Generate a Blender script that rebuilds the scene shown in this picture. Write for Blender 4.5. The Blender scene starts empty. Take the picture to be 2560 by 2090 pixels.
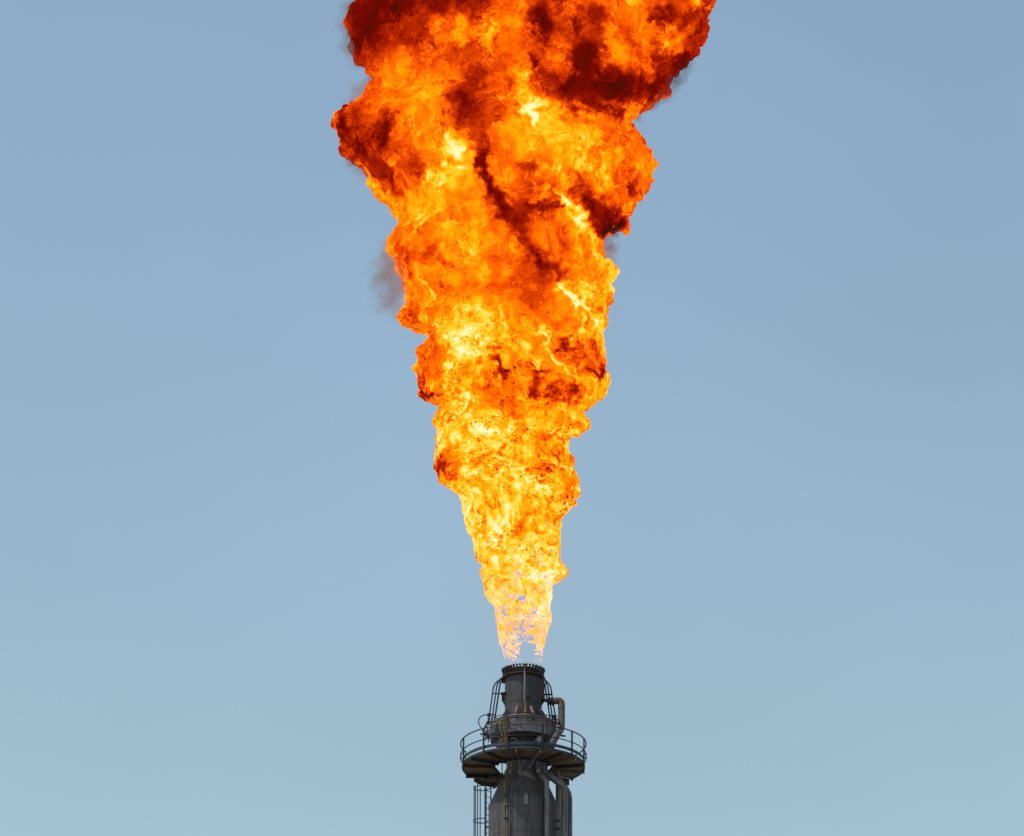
import bpy, math, random, time
_T0 = time.time()
import numpy as np
from mathutils import Vector, Matrix
PI = math.pi
rnd = random.Random(7)
SC = bpy.context.scene
COL = SC.collection

# ------------------------------------------------------------------ camera
FN = 10049.0                 # focal length in pixels of the 2560 px wide photograph
PITCH = math.radians(23.26)
CAM = np.array([-0.536, -180.0, 1.7])
FWD = np.array([0, math.cos(PITCH), math.sin(PITCH)])
UP = np.array([0, -math.sin(PITCH), math.cos(PITCH)])
RIGHT = np.array([1.0, 0, 0])
PXM = 53.2                   # photo pixels per metre at the platform

def P(px, py, y=0.0):
    """point of the place at depth y that the photo shows at (px, py)"""
    d = RIGHT * (px - 1280) / FN + UP * (1045 - py) / FN + FWD
    t = (y - CAM[1]) / d[1]
    return CAM + d * t
def P2(X, Y, y=0.0): return P(1180 + X / 8.18, 1640 + Y / 8.18, y)
def P3(X, Y, y=0.0): return P(1130 + X / 5.6, 1780 + Y / 5.6, y)
def Z(py): return float(P(1308.5, py, 0)[2])

cd = bpy.data.cameras.new('camera'); cam = bpy.data.objects.new('camera', cd); COL.objects.link(cam)
cam.location = CAM.tolist(); cam.rotation_euler = (PI / 2 + PITCH, 0, 0)
cd.sensor_width = 36; cd.lens = FN / 2560 * 36; cd.clip_start = 1; cd.clip_end = 20000
SC.camera = cam

# ------------------------------------------------------------------ light
SUN_EL, SUN_AZ = math.radians(58), math.radians(-112)      # azimuth from +Y towards +X
w = bpy.data.worlds.new('World'); SC.world = w; w.use_nodes = True
nt = w.node_tree; bg = nt.nodes['Background']
sky = nt.nodes.new('ShaderNodeTexSky'); sky.sky_type = 'NISHITA'; sky.sun_disc = False
sky.sun_elevation = SUN_EL; sky.sun_rotation = SUN_AZ
sky.air_density = 1.8; sky.dust_density = .6; sky.ozone_density = 1.2; sky.altitude = 0
tn = nt.nodes.new('ShaderNodeMix'); tn.data_type = 'RGBA'; tn.blend_type = 'MULTIPLY'; tn.inputs['Factor'].default_value = 1; tn.inputs['B'].default_value = (.99, .995, .962, 1)
hz_ = nt.nodes.new('ShaderNodeTexNoise'); hz_.inputs['Scale'].default_value = 7; hz_.inputs['Detail'].default_value = 3
htc = nt.nodes.new('ShaderNodeTexCoord'); nt.links.new(htc.outputs['Generated'], hz_.inputs['Vector'])        # faint uneven thin cloud
hmr = nt.nodes.new('ShaderNodeMapRange'); hmr.inputs[1].default_value = .3; hmr.inputs[2].default_value = .7; hmr.inputs[3].default_value = .965; hmr.inputs[4].default_value = 1.035
nt.links.new(hz_.outputs['Fac'], hmr.inputs[0])
vm0 = nt.nodes.new('ShaderNodeVectorMath'); vm0.operation = 'SCALE'; nt.links.new(sky.outputs[0], vm0.inputs[0]); nt.links.new(hmr.outputs[0], vm0.inputs['Scale'])
nt.links.new(vm0.outputs[0], tn.inputs['A']); nt.links.new(tn.outputs['Result'], bg.inputs['Color']); bg.inputs['Strength'].default_value = 0.133
sl = bpy.data.lights.new('sun', 'SUN'); so = bpy.data.objects.new('sun', sl); COL.objects.link(so)
sl.energy = 2.2; sl.angle = math.radians(0.5); sl.color = (1, .95, .88)
S = Vector((math.sin(SUN_AZ) * math.cos(SUN_EL), math.cos(SUN_AZ) * math.cos(SUN_EL), math.sin(SUN_EL)))
so.rotation_euler = S.to_track_quat('Z', 'Y').to_euler(); so.location = (-60, -20, 120)
SC.view_settings.view_transform = 'Standard'; SC.view_settings.look = 'None'
SC.view_settings.exposure = 0; SC.view_settings.gamma = 1
SC.render.engine = 'CYCLES'
SC.cycles.transparent_max_bounces = 24; SC.cycles.max_bounces = 8
SC.cycles.volume_step_rate = 1.0; SC.cycles.use_denoising = True
SC.cycles.sample_clamp_indirect = 12

# ------------------------------------------------------------------ mesh building
class MB:
    def __init__(s): s.v = []; s.f = []
    def add(s, vs, fs):
        o = len(s.v); s.v += [tuple(map(float, q)) for q in vs]; s.f += [tuple(i + o for i in f) for f in fs]
    def lathe(s, prof, n=64, a0=0, a1=360):
        full = abs(a1 - a0) >= 360; m = n if full else n + 1
        vs = []; fs = []
        for r, z in prof:
            for k in range(m):
                a = math.radians(a0 + (a1 - a0) * k / n)
                vs.append((r * math.sin(a), -r * math.cos(a), z))
        for i in range(len(prof) - 1):
            for k in range(n):
                k2 = (k + 1) % m if full else k + 1
                fs.append((i * m + k, i * m + k2, (i + 1) * m + k2, (i + 1) * m + k))
        s.add(vs, fs)
    def sector(s, r0, r1, z0, z1, a0, a1, n=48):     # closed curved plate
        s.lathe([(r0, z0), (r1, z0), (r1, z1), (r0, z1), (r0, z0)], n, a0, a1)
        if abs(a1 - a0) < 360:
            for a, flip in ((a0, 0), (a1, 1)):
                q = math.radians(a); e = [(r * math.sin(q), -r * math.cos(q), z) for r, z in ((r0, z0), (r1, z0), (r1, z1), (r0, z1))]
                s.add(e, [(0, 1, 2, 3) if flip else (3, 2, 1, 0)])
    def tube(s, pts, r, n=8, caps=True):
        pts = [Vector(p) for p in pts]; rs = r if isinstance(r, (list, tuple)) else [r] * len(pts)
        t0 = (pts[1] - pts[0]).normalized()
        u = t0.orthogonal().normalized(); vs = []; fs = []
        for i, p in enumerate(pts):
            if i == 0: t = t0
            elif i == len(pts) - 1: t = (pts[i] - pts[i - 1]).normalized()
            else: t = ((pts[i] - pts[i - 1]).normalized() + (pts[i + 1] - pts[i]).normalized()).normalized()
            u = (u - t * u.dot(t)).normalized(); b = t.cross(u)
            k_ = 1.0
            if 0 < i < len(pts) - 1:
                c = max(0.5, t.dot((pts[i] - pts[i - 1]).normalized())); k_ = 1 / c
            for k in range(n):
                a = 2 * PI * k / n
                vs.append(p + (u * math.cos(a) + b * math.sin(a)) * rs[i])
        for i in range(len(pts) - 1):
            for k in range(n):
                fs.append((i * n + k, i * n + (k + 1) % n, (i + 1) * n + (k + 1) % n, (i + 1) * n + k))
        if caps:
            fs.append(tuple(range(n - 1, -1, -1))); fs.append(tuple((len(pts) - 1) * n + k for k in range(n)))
        s.add(vs, fs)
    def beam(s, p, q, wd, h, up=(0, 0, 1)):          # rectangular bar from p to q
        p, q = Vector(p), Vector(q); t = (q - p).normalized(); up = Vector(up)
        if abs(t.dot(up)) > .98: up = Vector((0, 1, 0))
        sd = t.cross(up).normalized(); u = sd.cross(t)
        vs = [b + sd * x * wd / 2 + u * y * h / 2 for b in (p, q) for x, y in ((-1, -1), (1, -1), (1, 1), (-1, 1))]
        s.add(vs, [(3, 2, 1, 0), (4, 5, 6, 7), (0, 1, 5, 4), (1, 2, 6, 5), (2, 3, 7, 6), (3, 0, 4, 7)])
    def ring(s, r, z, tr, a0=0, a1=360, n=96, m=8):
        k = n + 1
        full = abs(a1 - a0) >= 360
        pts = [(r * math.sin(q), -r * math.cos(q), z) for q in (math.radians(a0 + (a1 - a0) * i / n) for i in range(k))]
        s.tube(pts, tr, m, not full)
    def prism(s, poly, org, ax, ay, az, th):         # 2-D outline with thickness
        org, ax, ay, az = map(Vector, (org, ax, ay, az)); n = len(poly)
        vs = [org + ax * x + ay * y + az * (k * th) for k in (-.5, .5) for x, y in poly]
        fs = [tuple(range(n - 1, -1, -1)), tuple(range(n, 2 * n))] + [(i, (i + 1) % n, n + (i + 1) % n, n + i) for i in range(n)]
        s.add(vs, fs)
    def build(s, name, mat, parent=None, label=None, smooth=True):
        me = bpy.data.meshes.new(name); me.from_pydata(s.v, [], s.f); me.validate(); me.update()
        if smooth:
            for p in me.polygons: p.use_smooth = True
            me.set_sharp_from_angle(angle=math.radians(38))
        me.materials.append(mat)
        o = bpy.data.objects.new(name, me); COL.objects.link(o)
        if parent: o.parent = parent
        if label: o['label'] = label
        return o

def smooth_path(pts, n=6, rad=.5):
    """round the corners of a polyline"""
    pts = [Vector(p) for p in pts]; out = [pts[0]]
    for i in range(1, len(pts) - 1):
        a, b, c = pts[i - 1], pts[i], pts[i + 1]
        l = min(rad, (a - b).length * .45, (c - b).length * .45)
        p = b + (a - b).normalized() * l; q = b + (c - b).normalized() * l
        for k in range(n + 1):
            t = k / n; out.append(p * (1 - t) ** 2 + b * 2 * t * (1 - t) + q * t * t)
    out.append(pts[-1]); return out

def pol(r, a, z):
    q = math.radians(a); return Vector((r * math.sin(q), -r * math.cos(q), z))

def copy_part(o, parent, rz=0, loc=None):
    c = o.copy(); COL.objects.link(c); c.parent = parent
    c.rotation_euler = (0, 0, rz)
    if loc is not None: c.location = loc
    return c

# ------------------------------------------------------------------ materials
def steel(name, base, rust=(.16, .07, .035), rust_amt=.3, rough=.65, metal=.25, scale=1.2, streak=True, seams=0, dark=.55):
    m = bpy.data.materials.new(name); m.use_nodes = True
    t = m.node_tree; N = t.nodes; L = t.links; b = N['Principled BSDF']
    tc = N.new('ShaderNodeTexCoord')
    n1 = N.new('ShaderNodeTexNoise'); n1.inputs['Scale'].default_value = scale; n1.inputs['Detail'].default_value = 8; n1.inputs['Roughness'].default_value = .65
    L.new(tc.outputs['Object'], n1.inputs['Vector'])
    mp = N.new('ShaderNodeMapping'); mp.inputs['Scale'].default_value = (5, 5, .35)
    L.new(tc.outputs['Object'], mp.inputs['Vector'])
    n2 = N.new('ShaderNodeTexNoise'); n2.inputs['Scale'].default_value = 1.3; n2.inputs['Detail'].default_value = 5
    L.new(mp.outputs[0], n2.inputs['Vector'])
    r1 = N.new('ShaderNodeMapRange'); r1.inputs[1].default_value = .35; r1.inputs[2].default_value = .7
    r1.inputs[3].default_value = 1.25; r1.inputs[4].default_value = dark
    L.new((n2 if streak else n1).outputs['Fac'], r1.inputs[0])
    mx = N.new('ShaderNodeMix'); mx.data_type = 'RGBA'; mx.blend_type = 'MULTIPLY'; mx.inputs['Factor'].default_value = 1
    mx.inputs['A'].default_value = (*base, 1); L.new(r1.outputs[0], mx.inputs['B'])
    r2 = N.new('ShaderNodeMapRange'); r2.inputs[1].default_value = .62 - .25 * rust_amt; r2.inputs[2].default_value = .80 - .3 * rust_amt
    r2.inputs[4].default_value = min(1, .5 + rust_amt)
    L.new(n1.outputs['Fac'], r2.inputs[0])
    m2 = N.new('ShaderNodeMix'); m2.data_type = 'RGBA'
    L.new(r2.outputs[0], m2.inputs['Factor']); L.new(mx.outputs['Result'], m2.inputs['A']); m2.inputs['B'].default_value = (*rust, 1)
    L.new(m2.outputs['Result'], b.inputs['Base Color'])
    b.inputs['Roughness'].default_value = rough; b.inputs['Metallic'].default_value = metal
    bp = N.new('ShaderNodeBump'); bp.inputs['Strength'].default_value = .25; bp.inputs['Distance'].default_value = .02
    L.new(n1.outputs['Fac'], bp.inputs['Height']); L.new(bp.outputs[0], b.inputs['Normal'])
    return m
M_SHELL = steel('weathered_shell_steel', (.082, .077, .081), (.075, .044, .04), .36)
M_TIP = steel('scorched_tip_steel', (.06, .06, .066), (.055, .035, .028), .34)
M_DRUM = steel('drum_steel', (.165, .168, .19), (.11, .085, .09), .34)
M_DARK = steel('dark_steel', (.035, .035, .042), (.06, .03, .02), .3)
M_RUST = steel('rusted_steel', (.08, .032, .024), (.17, .062, .034), .6)
M_RAIL = steel('rail_steel', (.022, .02, .023), (.055, .024, .017), .4)
M_BRN = steel('brown_deck_plate', (.21, .17, .125), (.19, .08, .04), .58, streak=False)
M_BLUE = steel('blue_grey_paint', (.045, .062, .08), (.07, .045, .035), .25)
M_CLAD = steel('pipe_cladding', (.18, .186, .206), (.15, .095, .08), .3, metal=.35)
M_RISER = steel('heat_browned_cladding', (.125, .105, .10), (.17, .085, .055), .45, metal=.35)
M_PINK = steel('heat_tinted_pipe', (.22, .11, .10), (.17, .075, .06), .3)
M_YEL = steel('yellow_paint', (.25, .145, .014), (.10, .05, .02), .36)
M_TAN = steel('tan_cladding', (.30, .25, .20), (.2, .15, .1), .2)
M_PALE = steel('pale_plate', (.24, .24, .235), (.14, .11, .09), .15)

# ------------------------------------------------------------------ ground
gm = bpy.data.materials.new('gravel_soil'); gm.use_nodes = True
t = gm.node_tree; nz = t.nodes.new('ShaderNodeTexNoise'); nz.inputs['Scale'].default_value = .05; nz.inputs['Detail'].default_value = 8
tc = t.nodes.new('ShaderNodeTexCoord'); t.links.new(tc.outputs['Object'], nz.inputs['Vector'])
cr = t.nodes.new('ShaderNodeValToRGB'); cr.color_ramp.elements[0].color = (.13, .115, .09, 1); cr.color_ramp.elements[1].color = (.24, .21, .17, 1)
t.links.new(nz.outputs['Fac'], cr.inputs[0]); t.links.new(cr.outputs[0], t.nodes['Principled BSDF'].inputs['Base Color'])
t.nodes['Principled BSDF'].inputs['Roughness'].default_value = .95
g = MB(); g.add([(-9000, -9000, 0), (9000, -9000, 0), (9000, 9000, 0), (-9000, 9000, 0)], [(0, 1, 2, 3)])
go = g.build('ground', gm); go['kind'] = 'structure'

# ------------------------------------------------------------------ flare stack
def empty(name, label, cat, loc=(0, 0, 0)):
    o = bpy.data.objects.new(name, None); COL.objects.link(o); o.location = loc
    o['label'] = label; o['category'] = cat; return o
stack = empty('flare_stack', 'tall dark steel flare stack with round railed platform, caged ladder and grey pipes', 'flare stack')

# shell: cylinder, cone, neck
RB = 87 / PXM; ZC = Z(2019); RN = 43 / PXM; ZN = Z(1921); ZD0 = Z(1854); ZD1 = Z(1811); RD = 83 / PXM
m = MB()
m.lathe([(RB + .5, 0), (RB + .5, .12), (RB, .12), (RB, ZC - 1.62), (RB + .012, ZC - 1.61), (RB + .012, ZC - 1.57), (RB, ZC - 1.56), (RB, ZC - .03),
         (RB + .014, ZC - .02), (RB + .014, ZC + .02), (RB - .012, ZC + .05), (RN, ZN), (RN, ZD0 + .05)], 96)
shell = m.build('stack_shell', M_SHELL, stack)
# lifting lug on the front
c = P3(1035, 1210, -1.66); r = .028 * 5.6 * 5.6 / PXM * 0 + 25 / 5.6 / PXM
lz = float(P3(1035, 1290, -1.66)[2]); ht = float(P3(1035, 1135, -1.66)[2]) - lz
outl = [(-r, 0), (r, 0)] + [(r * math.cos(a), ht - r + r * math.sin(a)) for a in [PI * k / 10 for k in range(11)]]
m = MB(); slope = Vector((0, 0, 1))
m.prism(outl, (float(c[0]), -1.67, lz), (1, 0, 0), slope, Vector((0, -1, 0)), .05)
lug = m.build('lifting_lug', M_PALE, stack, smooth=False)
m = MB(); hc = Vector((float(c[0]), -1.67, lz)) + slope * (ht - r) + Vector((0, -.02, 0))
m.tube([hc, hc + Vector((0, -.012, 0))], .03, 14); m.build('pin_hole', M_DARK, lug)
m = MB(); zt = lz - .01; zb = float(P3(1035, 1500, -1.66)[2])
m.beam((c[0], -RB - .01, zb), (c[0], -RB - .01, zt), .22, .05, (0, 1, 0)); m.build('backing_pad', M_SHELL, lug)

# drum
m = MB()
m.lathe([(RN + .01, ZD0 + .06), (RD - .05, ZD0 + .02), (RD - .02, ZD0), (RD, ZD0 + .02), (RD, ZD1 - .10), (RD + .012, ZD1 - .09), (RD + .012, ZD1 - .05),
         (RD - .03, ZD1), (1.02, ZD1 + .12)], 96)
drum = m.build('steam_drum', M_DRUM, stack, 'grey steel drum below the burner barrel')
m = MB(); m.sector(RD + .004, RD + .03, ZD0 - .02, ZD1 - .02, 17, 42, 16); m.build('cover_plate', M_CLAD, drum)
for rr, zz, tr, mt in ((100 / PXM, Z(1825), .035, M_RUST), (94 / PXM, Z(1812), .022, M_RAIL), (97 / PXM, Z(1819), .018, M_RAIL)):
    m = MB(); m.ring(rr, zz, tr)
    ho = m.build('ring_pipe', mt, drum)
    for a in range(15, 375, 45):
        q = MB(); q.beam(pol(RD - .02, a, zz), pol(rr, a, zz), .03, .04); q.build('support_bracket', M_RAIL, drum)
# round end cap pipe under the drum
pc = P3(1232, 382, -1.25); m = MB()
m.tube([Vector(pc) + Vector((-.35, .9, .0)), Vector(pc) + Vector((0, 0, 0))], .155, 24)
m.build('capped_nozzle', M_PALE, drum)
m = MB(); m.lathe([(1.02, ZD0 - .9), (1.02, ZD0 + .03)], 48); m.build('drum_skirt', M_DARK, drum)

# burner tip
RT = 46.5 / PXM; ZT0 = Z(1795) ; ZSE = Z(1763.5); ZF = Z(1697.5); ZTOP = Z(1678)
m = MB()
m.lathe([(1.10, ZD1 + .10), (1.05, ZD1 + .2), (RT + .02, ZT0 - .02), (RT, ZT0 + .12), (RT, ZSE - .03), (RT + .014, ZSE - .025), (RT + .014, ZSE + .02), (RT, ZSE + .025),
         (RT, ZTOP - .05), (RT - .05, ZTOP - .05), (RT - .05, ZF - 1)], 80)
tip = m.build('burner_tip', M_TIP, stack, 'scorched dark grey burner barrel')
m = MB(); m.lathe([(RT - .01, ZF - .05), (55.5 / PXM, ZF - .02), (55.5 / PXM, ZF + .025), (RT - .01, ZF + .025)], 80)
m.build('flange_ring', M_RUST, tip)
r0, r1 = RT + .004, 54 / PXM
ph = ZTOP - ZF + .05
m = MB()
m.prism([(r0, .02), (r1 - .05, .02), (r1 - .02, ph * .7), (r1 + .035, ph * .98), (r1 + .0, ph + .02), (r1 - .05, ph * .88), (r0 + .03, ph * 1.0), (r0 - .03, ph * .96), (r0, ph * .75)],
        (0, 0, ZF), (0, -1, 0), (0, 0, 1), (1, 0, 0), .035)
m.beam((-.055, -r1 + .045, ZF + ph * .90), (.055, -r1 + .045, ZF + ph * .90), .05, .05)
vane = m.build('vane', M_DARK, tip, smooth=False)
for k in range(1, 38): copy_part(vane, tip, 2 * PI * k / 38)
# steam tubes leaning on the barrel
for pts, mt in (([P2(884, 1230, -1.22), P2(928, 1040, -.98)], M_PINK), ([P2(1272, 1230, -1.2), P2(1206, 1045, -.96)], M_PINK), ([P2(640, 1250, -.85), P2(712, 1110, -.64)], M_TIP), ([P2(1490, 1250, -.7), P2(1405, 1110, -.6)], M_TIP)):
    m = MB(); a_, b_ = Vector(pts[0]), Vector(pts[1]); m.tube([a_, b_, b_ + (b_ - a_).normalized() * .07], [.085, .075, .045], 14)
    m.build('steam_tube', mt, tip)
# trunnion plates
for X, sgn in ((640, -1), (1448, 1)):
    zz = float(P2(X, 930)[2]); x0 = sgn * (RT - .01)
    pts = [(0, .33), (.155, .36), (.165, .05), (0, -.22)]
    m = MB(); m.prism([(px_ * sgn, py_) for px_, py_ in pts], (x0, 0, zz), (1, 0, 0), (0, 0, 1), (0, 1, 0), .05)
    m.build('trunnion_plate', M_DARK, tip, smooth=False)
# lug with two holes below the flange, seen as a half disc with openings
zz = float(P2(640, 500)[2])
hr = .16
ring_o = [(-hr * math.cos(a), -hr * 1.0 * math.sin(a)) for a in [PI * k / 12 for k in range(13)]]
m = MB()
for (xa, xb) in ((-.20, -.12), (-.045, .0)):
    m.beam((-RT + xa + .02, 0, zz + .08), (-RT + xa * .6 - .01, 0, zz - .14), .05, .05, (0, 1, 0))
m.beam((-RT - .16, 0, zz + .0), (-RT + .01, 0, zz + .0), .05, .04); m.beam((-RT - .14, 0, zz - .11), (-RT + .01, 0, zz - .13), .05, .05)
m.build('lifting_eye', M_DARK, tip, smooth=False)

# front ignition conduit
yv = -56 / PXM
m = MB(); m.tube([P2(1078, 195, yv), P2(1074, 300, yv), P2(1080, 420, yv), P2(1074, 905, yv)], [.045, .04, .045, .05], 10)
fc = m.build('ignition_tube', M_CLAD, tip)
m = MB(); m.tube([P2(1078, 160, yv), P2(1078, 285, yv)], .055, 10); m.build('burner_nozzle', M_RUST, fc)
m = MB(); m.tube(smooth_path([P2(1084, 905, yv - .02), P2(1092, 1060, yv - .04), P2(1094, 1200, yv - .2), P2(1096, 1250, -1.6)], rad=.2), .042, 8)
m.build('yellow_conduit', M_YEL, fc)
m = MB(); m.tube([P2(1074, 905, yv - .02), P2(1050, 1040, yv - .03), P2(1072, 1130, yv - .06), P2(1020, 1220, -1.3), P2(940, 1290, -1.62), P2(900, 1240, -1.62)], .022, 6)
m.build('cable', M_DARK, fc)
m = MB(); q = P2(1062, 1030, yv - .03)
m.beam((q[0], q[1], q[2] - .12), (q[0], q[1], q[2] + .12), .07, .07); m.build('junction_box', M_DARK, fc, smooth=False)
q = P2(1125, 835, -RT - .03); m = MB(); m.beam(Vector(q) + Vector((-.08, 0, .06)), Vector(q) + Vector((.08, 0, -.05)), .06, .05); m.build('clip', M_DARK, tip, smooth=False)
m = MB(); m.tube(smooth_path([P2(1130, 815, -RT - .02), P2(1200, 800, -RT - .02), P2(1260, 845, -RT + .01)], rad=.08), .016, 6); m.build('cable', M_PINK, tip)

# pilot burner assemblies left and right: three gas tubes each
def pilots(paths, bars, boxes):
    e = None
    for i, (pts, tr) in enumerate(paths):
        m = MB(); m.tube(smooth_path([P2(*p) for p in pts], rad=.35), tr, 8)
        o = m.build('pilot_burner' if e is None else 'gas_tube', M_DARK, stack if e is None else e)
        if e is None: e = o
    for a, b, wd in bars:
        m = MB(); m.beam(P2(*a), P2(*b), wd, wd); m.build('bracket', M_DARK, e, smooth=False)
    for a, s_ in boxes:
        q = Vector(P2(*a)); m = MB(); m.beam(q + Vector((-s_, 0, 0)), q + Vector((s_, 0, 0)), s_ * 1.7, s_ * 1.5); m.build('valve_block', M_DARK, e, smooth=False)
    return e
pilots([([(595, 455, -.1), (490, 545, -.15), (440, 625, -.15), (415, 790, -.2), (335, 1380, -.3)], .034),
        ([(600, 470, -.25), (530, 540, -.3), (505, 620, -.3), (480, 800, -.35), (400, 1350, -.5)], .034),
        ([(580, 520, -.4), (556, 680, -.45), (540, 800, -.45), (465, 1290, -.6)], .040)],
       [((420, 765, -.2), (620, 775, -.4), .05), ((600, 770, -.4), (690, 765, -.3), .12), ((340, 1200, -.3), (480, 1200, -.55), .05)],
       [((350, 1205, -.3), .09), ((340, 1285, -.3), .05), ((475, 1240, -.55), .05)])
pilots([([(1495, 490, -.1), (1570, 560, -.15), (1615, 650, -.15), (1640, 850, -.2), (1700, 1200, -.25), (1720, 1340, -.3)], .034),
        ([(1500, 520, -.3), (1545, 600, -.3), (1575, 800, -.35), (1650, 1290, -.4)], .034),
        ([(1490, 560, -.45), (1505, 690, -.45), (1525, 800, -.45), (1600, 1310, -.6)], .036)],
       [((1470, 790, -.4), (1640, 785, -.2), .07), ((1590, 1210, -.5), (1710, 1215, -.25), .04), ((1640, 1300, -.4), (1790, 1440, -.3), .035)],
       [((1690, 1245, -.25), .10), ((1712, 1310, -.28), .06)])

# looped cable at the left
m = MB(); m.tube(smooth_path([P2(345, 1212, -.3), P2(250, 1200, -.35), P2(160, 1250, -.4), P2(128, 1330, -.4), P2(150, 1420, -.4), P2(215, 1500, -.45), P2(215, 1540, -.5), P2(260, 1620, -.6)], rad=.6), .026, 8)
m.build('looped_cable', M_DARK, stack)
m = MB(); m.tube(smooth_path([P2(230, 1500, -.7), P2(270, 1430, -.7), P2(400, 1350, -.7), P2(520, 1320, -.9)], rad=.5), .024, 8); m.build('looped_cable', M_DARK, stack)
# instrument cluster left of the drum
for (X, Y, y, sx, sz, mt) in ((440, 1530, -1.15, .17, .26, M_CLAD), (520, 1545, -1.25, .14, .34, M_BLUE), (360, 1570, -1.0, .13, .20, M_CLAD), (310, 1560, -.9, .12, .16, M_BLUE),
                              (600, 1500, -1.4, .10, .2, M_BLUE), (280, 1600, -.8, .08, .12, M_DARK), (505, 1425, -1.2, .07, .10, M_DARK), (745, 1355, -1.72, .09, .09, M_DARK), (460, 1640, -1.3, .2, .14, M_DARK), (340, 1650, -1.0, .16, .1, M_DARK)):
    q = Vector(P2(X, Y, y)); m = MB()
    m.beam(q + Vector((-sx / 2 - .03, 0, 0)), q + Vector((sx / 2 + .03, 0, 0)), sx, sz)
    m.tube([q + Vector((0, 0, sz / 2)), q + Vector((.02, 0, sz / 2 + .12))], .03, 8)
    m.tube([q + Vector((0, 0, -sz / 2)), q + Vector((-.02, 0, -sz / 2 - .25))], .025, 8)
    m.build('instrument_box', mt, stack, smooth=False)
for pts in (([(600, 380, -1.2), (615, 410, -1.3), (690, 415, -1.4), (720, 390, -1.4), (735, 350, -1.5)]), ([(820, 380, -1.6), (860, 360, -1.6), (905, 385, -1.6), (910, 420, -1.6)]), ([(560, 330, -1.1), (600, 350, -1.2), (640, 330, -1.3), (700, 400, -1.4)])):
    m = MB(); m.tube(smooth_path([P3(*p) for p in pts], rad=.15), .02, 6); m.build('cable', M_CLAD, stack)
m = MB(); m.beam(P3(392, 311, -.6), P3(470, 311, -.6), .06, .06); m.build('bracket', M_DARK, stack, smooth=False)
m = MB(); m.beam(P3(1520, 330, -.3), P3(1592, 338, -.3), .06, .07); m.build('bracket', M_DARK, stack, smooth=False)
# yellow gooseneck pipes
m = MB(); m.tube(smooth_path([P3(778, 470, -1.75), P3(750, 420, -1.75), P3(680, 270, -1.75), P3(678, 110, -1.75), P3(740, 98, -1.75), P3(738, 130, -1.75)], rad=.12), .04, 8)
m.tube(smooth_path([P3(735, 110, -1.7), P3(735, 300, -1.7), P3(770, 460, -1.7)], rad=.2), .04, 8)
m.tube([P3(678, 130, -1.74), P3(740, 126, -1.74)], .03, 8); m.build('yellow_gooseneck', M_YEL, stack)

# pipe off the flange and the big riser to the right
m = MB(); m.tube(smooth_path([P2(1450, 420, -.45), P2(1450, 830, -.45), P2(1480, 905, -.42), P2(1560, 925, -.35)], rad=.28), .075, 14)
m.build('steam_line', M_RUST, stack)
rp = smooth_path([P2(1640, 925, -.35), P2(1830, 905, -.3), P2(1830, 1480, -.45), P2(1690, 1690, -1.1), P3(1385, 500, -1.3)], n=3, rad=.22)
m = MB(); m.tube(rp, .165, 18); riser = m.build('riser_pipe', M_RISER, stack)
m = MB()
a, b = Vector(P2(1555, 925, -.35)), Vector(P2(1655, 925, -.35)); dx = (b - a).normalized()
m.tube([a, a + dx * .05], .22, 18); m.tube([b - dx * .05, b], .22, 18); m.tube([a + dx * .051, b - dx * .051], .17, 16)
m.build('flanged_valve', M_DARK, riser)
for t_ in (.25, .6, .85):
    p_ = Vector(P2(1830, 950 + 520 * t_, -.33 - .1 * t_)); m = MB(); m.tube([p_ + Vector((0, 0, -.02)), p_ + Vector((0, -.003, .02))], .172, 18); m.build('cladding_band', M_RISER, riser)

# platform
ZP = Z(1917); RO = 152.5 / PXM; RI = 77 / PXM
plat = empty('platform', '', ''); del plat['label']; del plat['category']; plat.parent = stack
def sector_cut(name, a0, a1, r0, r1, z0, z1, mat, n=48):
    m = MB(); m.sector(r0, r1, z0, z1, a0, a1, n); return m.build(name, mat, plat)
# deck in segments so the plate joints show; the back is open for the ladder
segs = [(-112, -84), (-84, -56), (-56, -28), (-28, 0), (0, 28), (28, 56), (56, 82), (82, 107), (107, 130)]
for (a0, a1) in segs:
    sector_cut('deck_plate', a0 + .25, a1 - .25, RI, RO, ZP, ZP + .045, M_BRN, 12)
# filler plate between last segment and straight ladder edge
m = MB(); m.prism([(-2.64, 1.065), (-1.32, .545), (-1.15, 1.04), (-1.9, 1.06)], (0, 0, ZP + .02), (1, 0, 0), (0, 1, 0), (0, 0, 1), .04); m.build('deck_plate', M_BRN, plat, smooth=False)
m = MB(); m.beam((-2.72, 1.10, ZP - .09), (-.98, 1.06, ZP - .09), .07, .2); m.build('deck_beam', M_DARK, plat, smooth=False)
m = MB(); m.prism([(-2.3, 1.62), (-1.88, 1.45), (-1.44, 1.45), (-1.0, 1.2), (-.7, 1.15), (-.85, 1.55), (-1.42, 2.5), (-1.95, 2.2)], (0, 0, ZP), (1, 0, 0), (0, 1, 0), (0, 0, 1), .05); m.build('deck_plate', M_BRN, plat, smooth=False)
m = MB(); m.prism([(-2.3, 1.62), (-1.95, 2.2), (-1.42, 2.5), (-1.46, 2.56), (-2.0, 2.26), (-2.36, 1.64)], (0, 0, ZP - .08), (1, 0, 0), (0, 1, 0), (0, 0, 1), .22); m.build('edge_channel', M_BRN, plat, smooth=False)
m = MB(); m.beam((-1.42, 2.48, ZP - .16), (-.82, 1.50, ZP - .12), .05, .26); m.build('deck_beam', M_BRN, plat, smooth=False)
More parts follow.
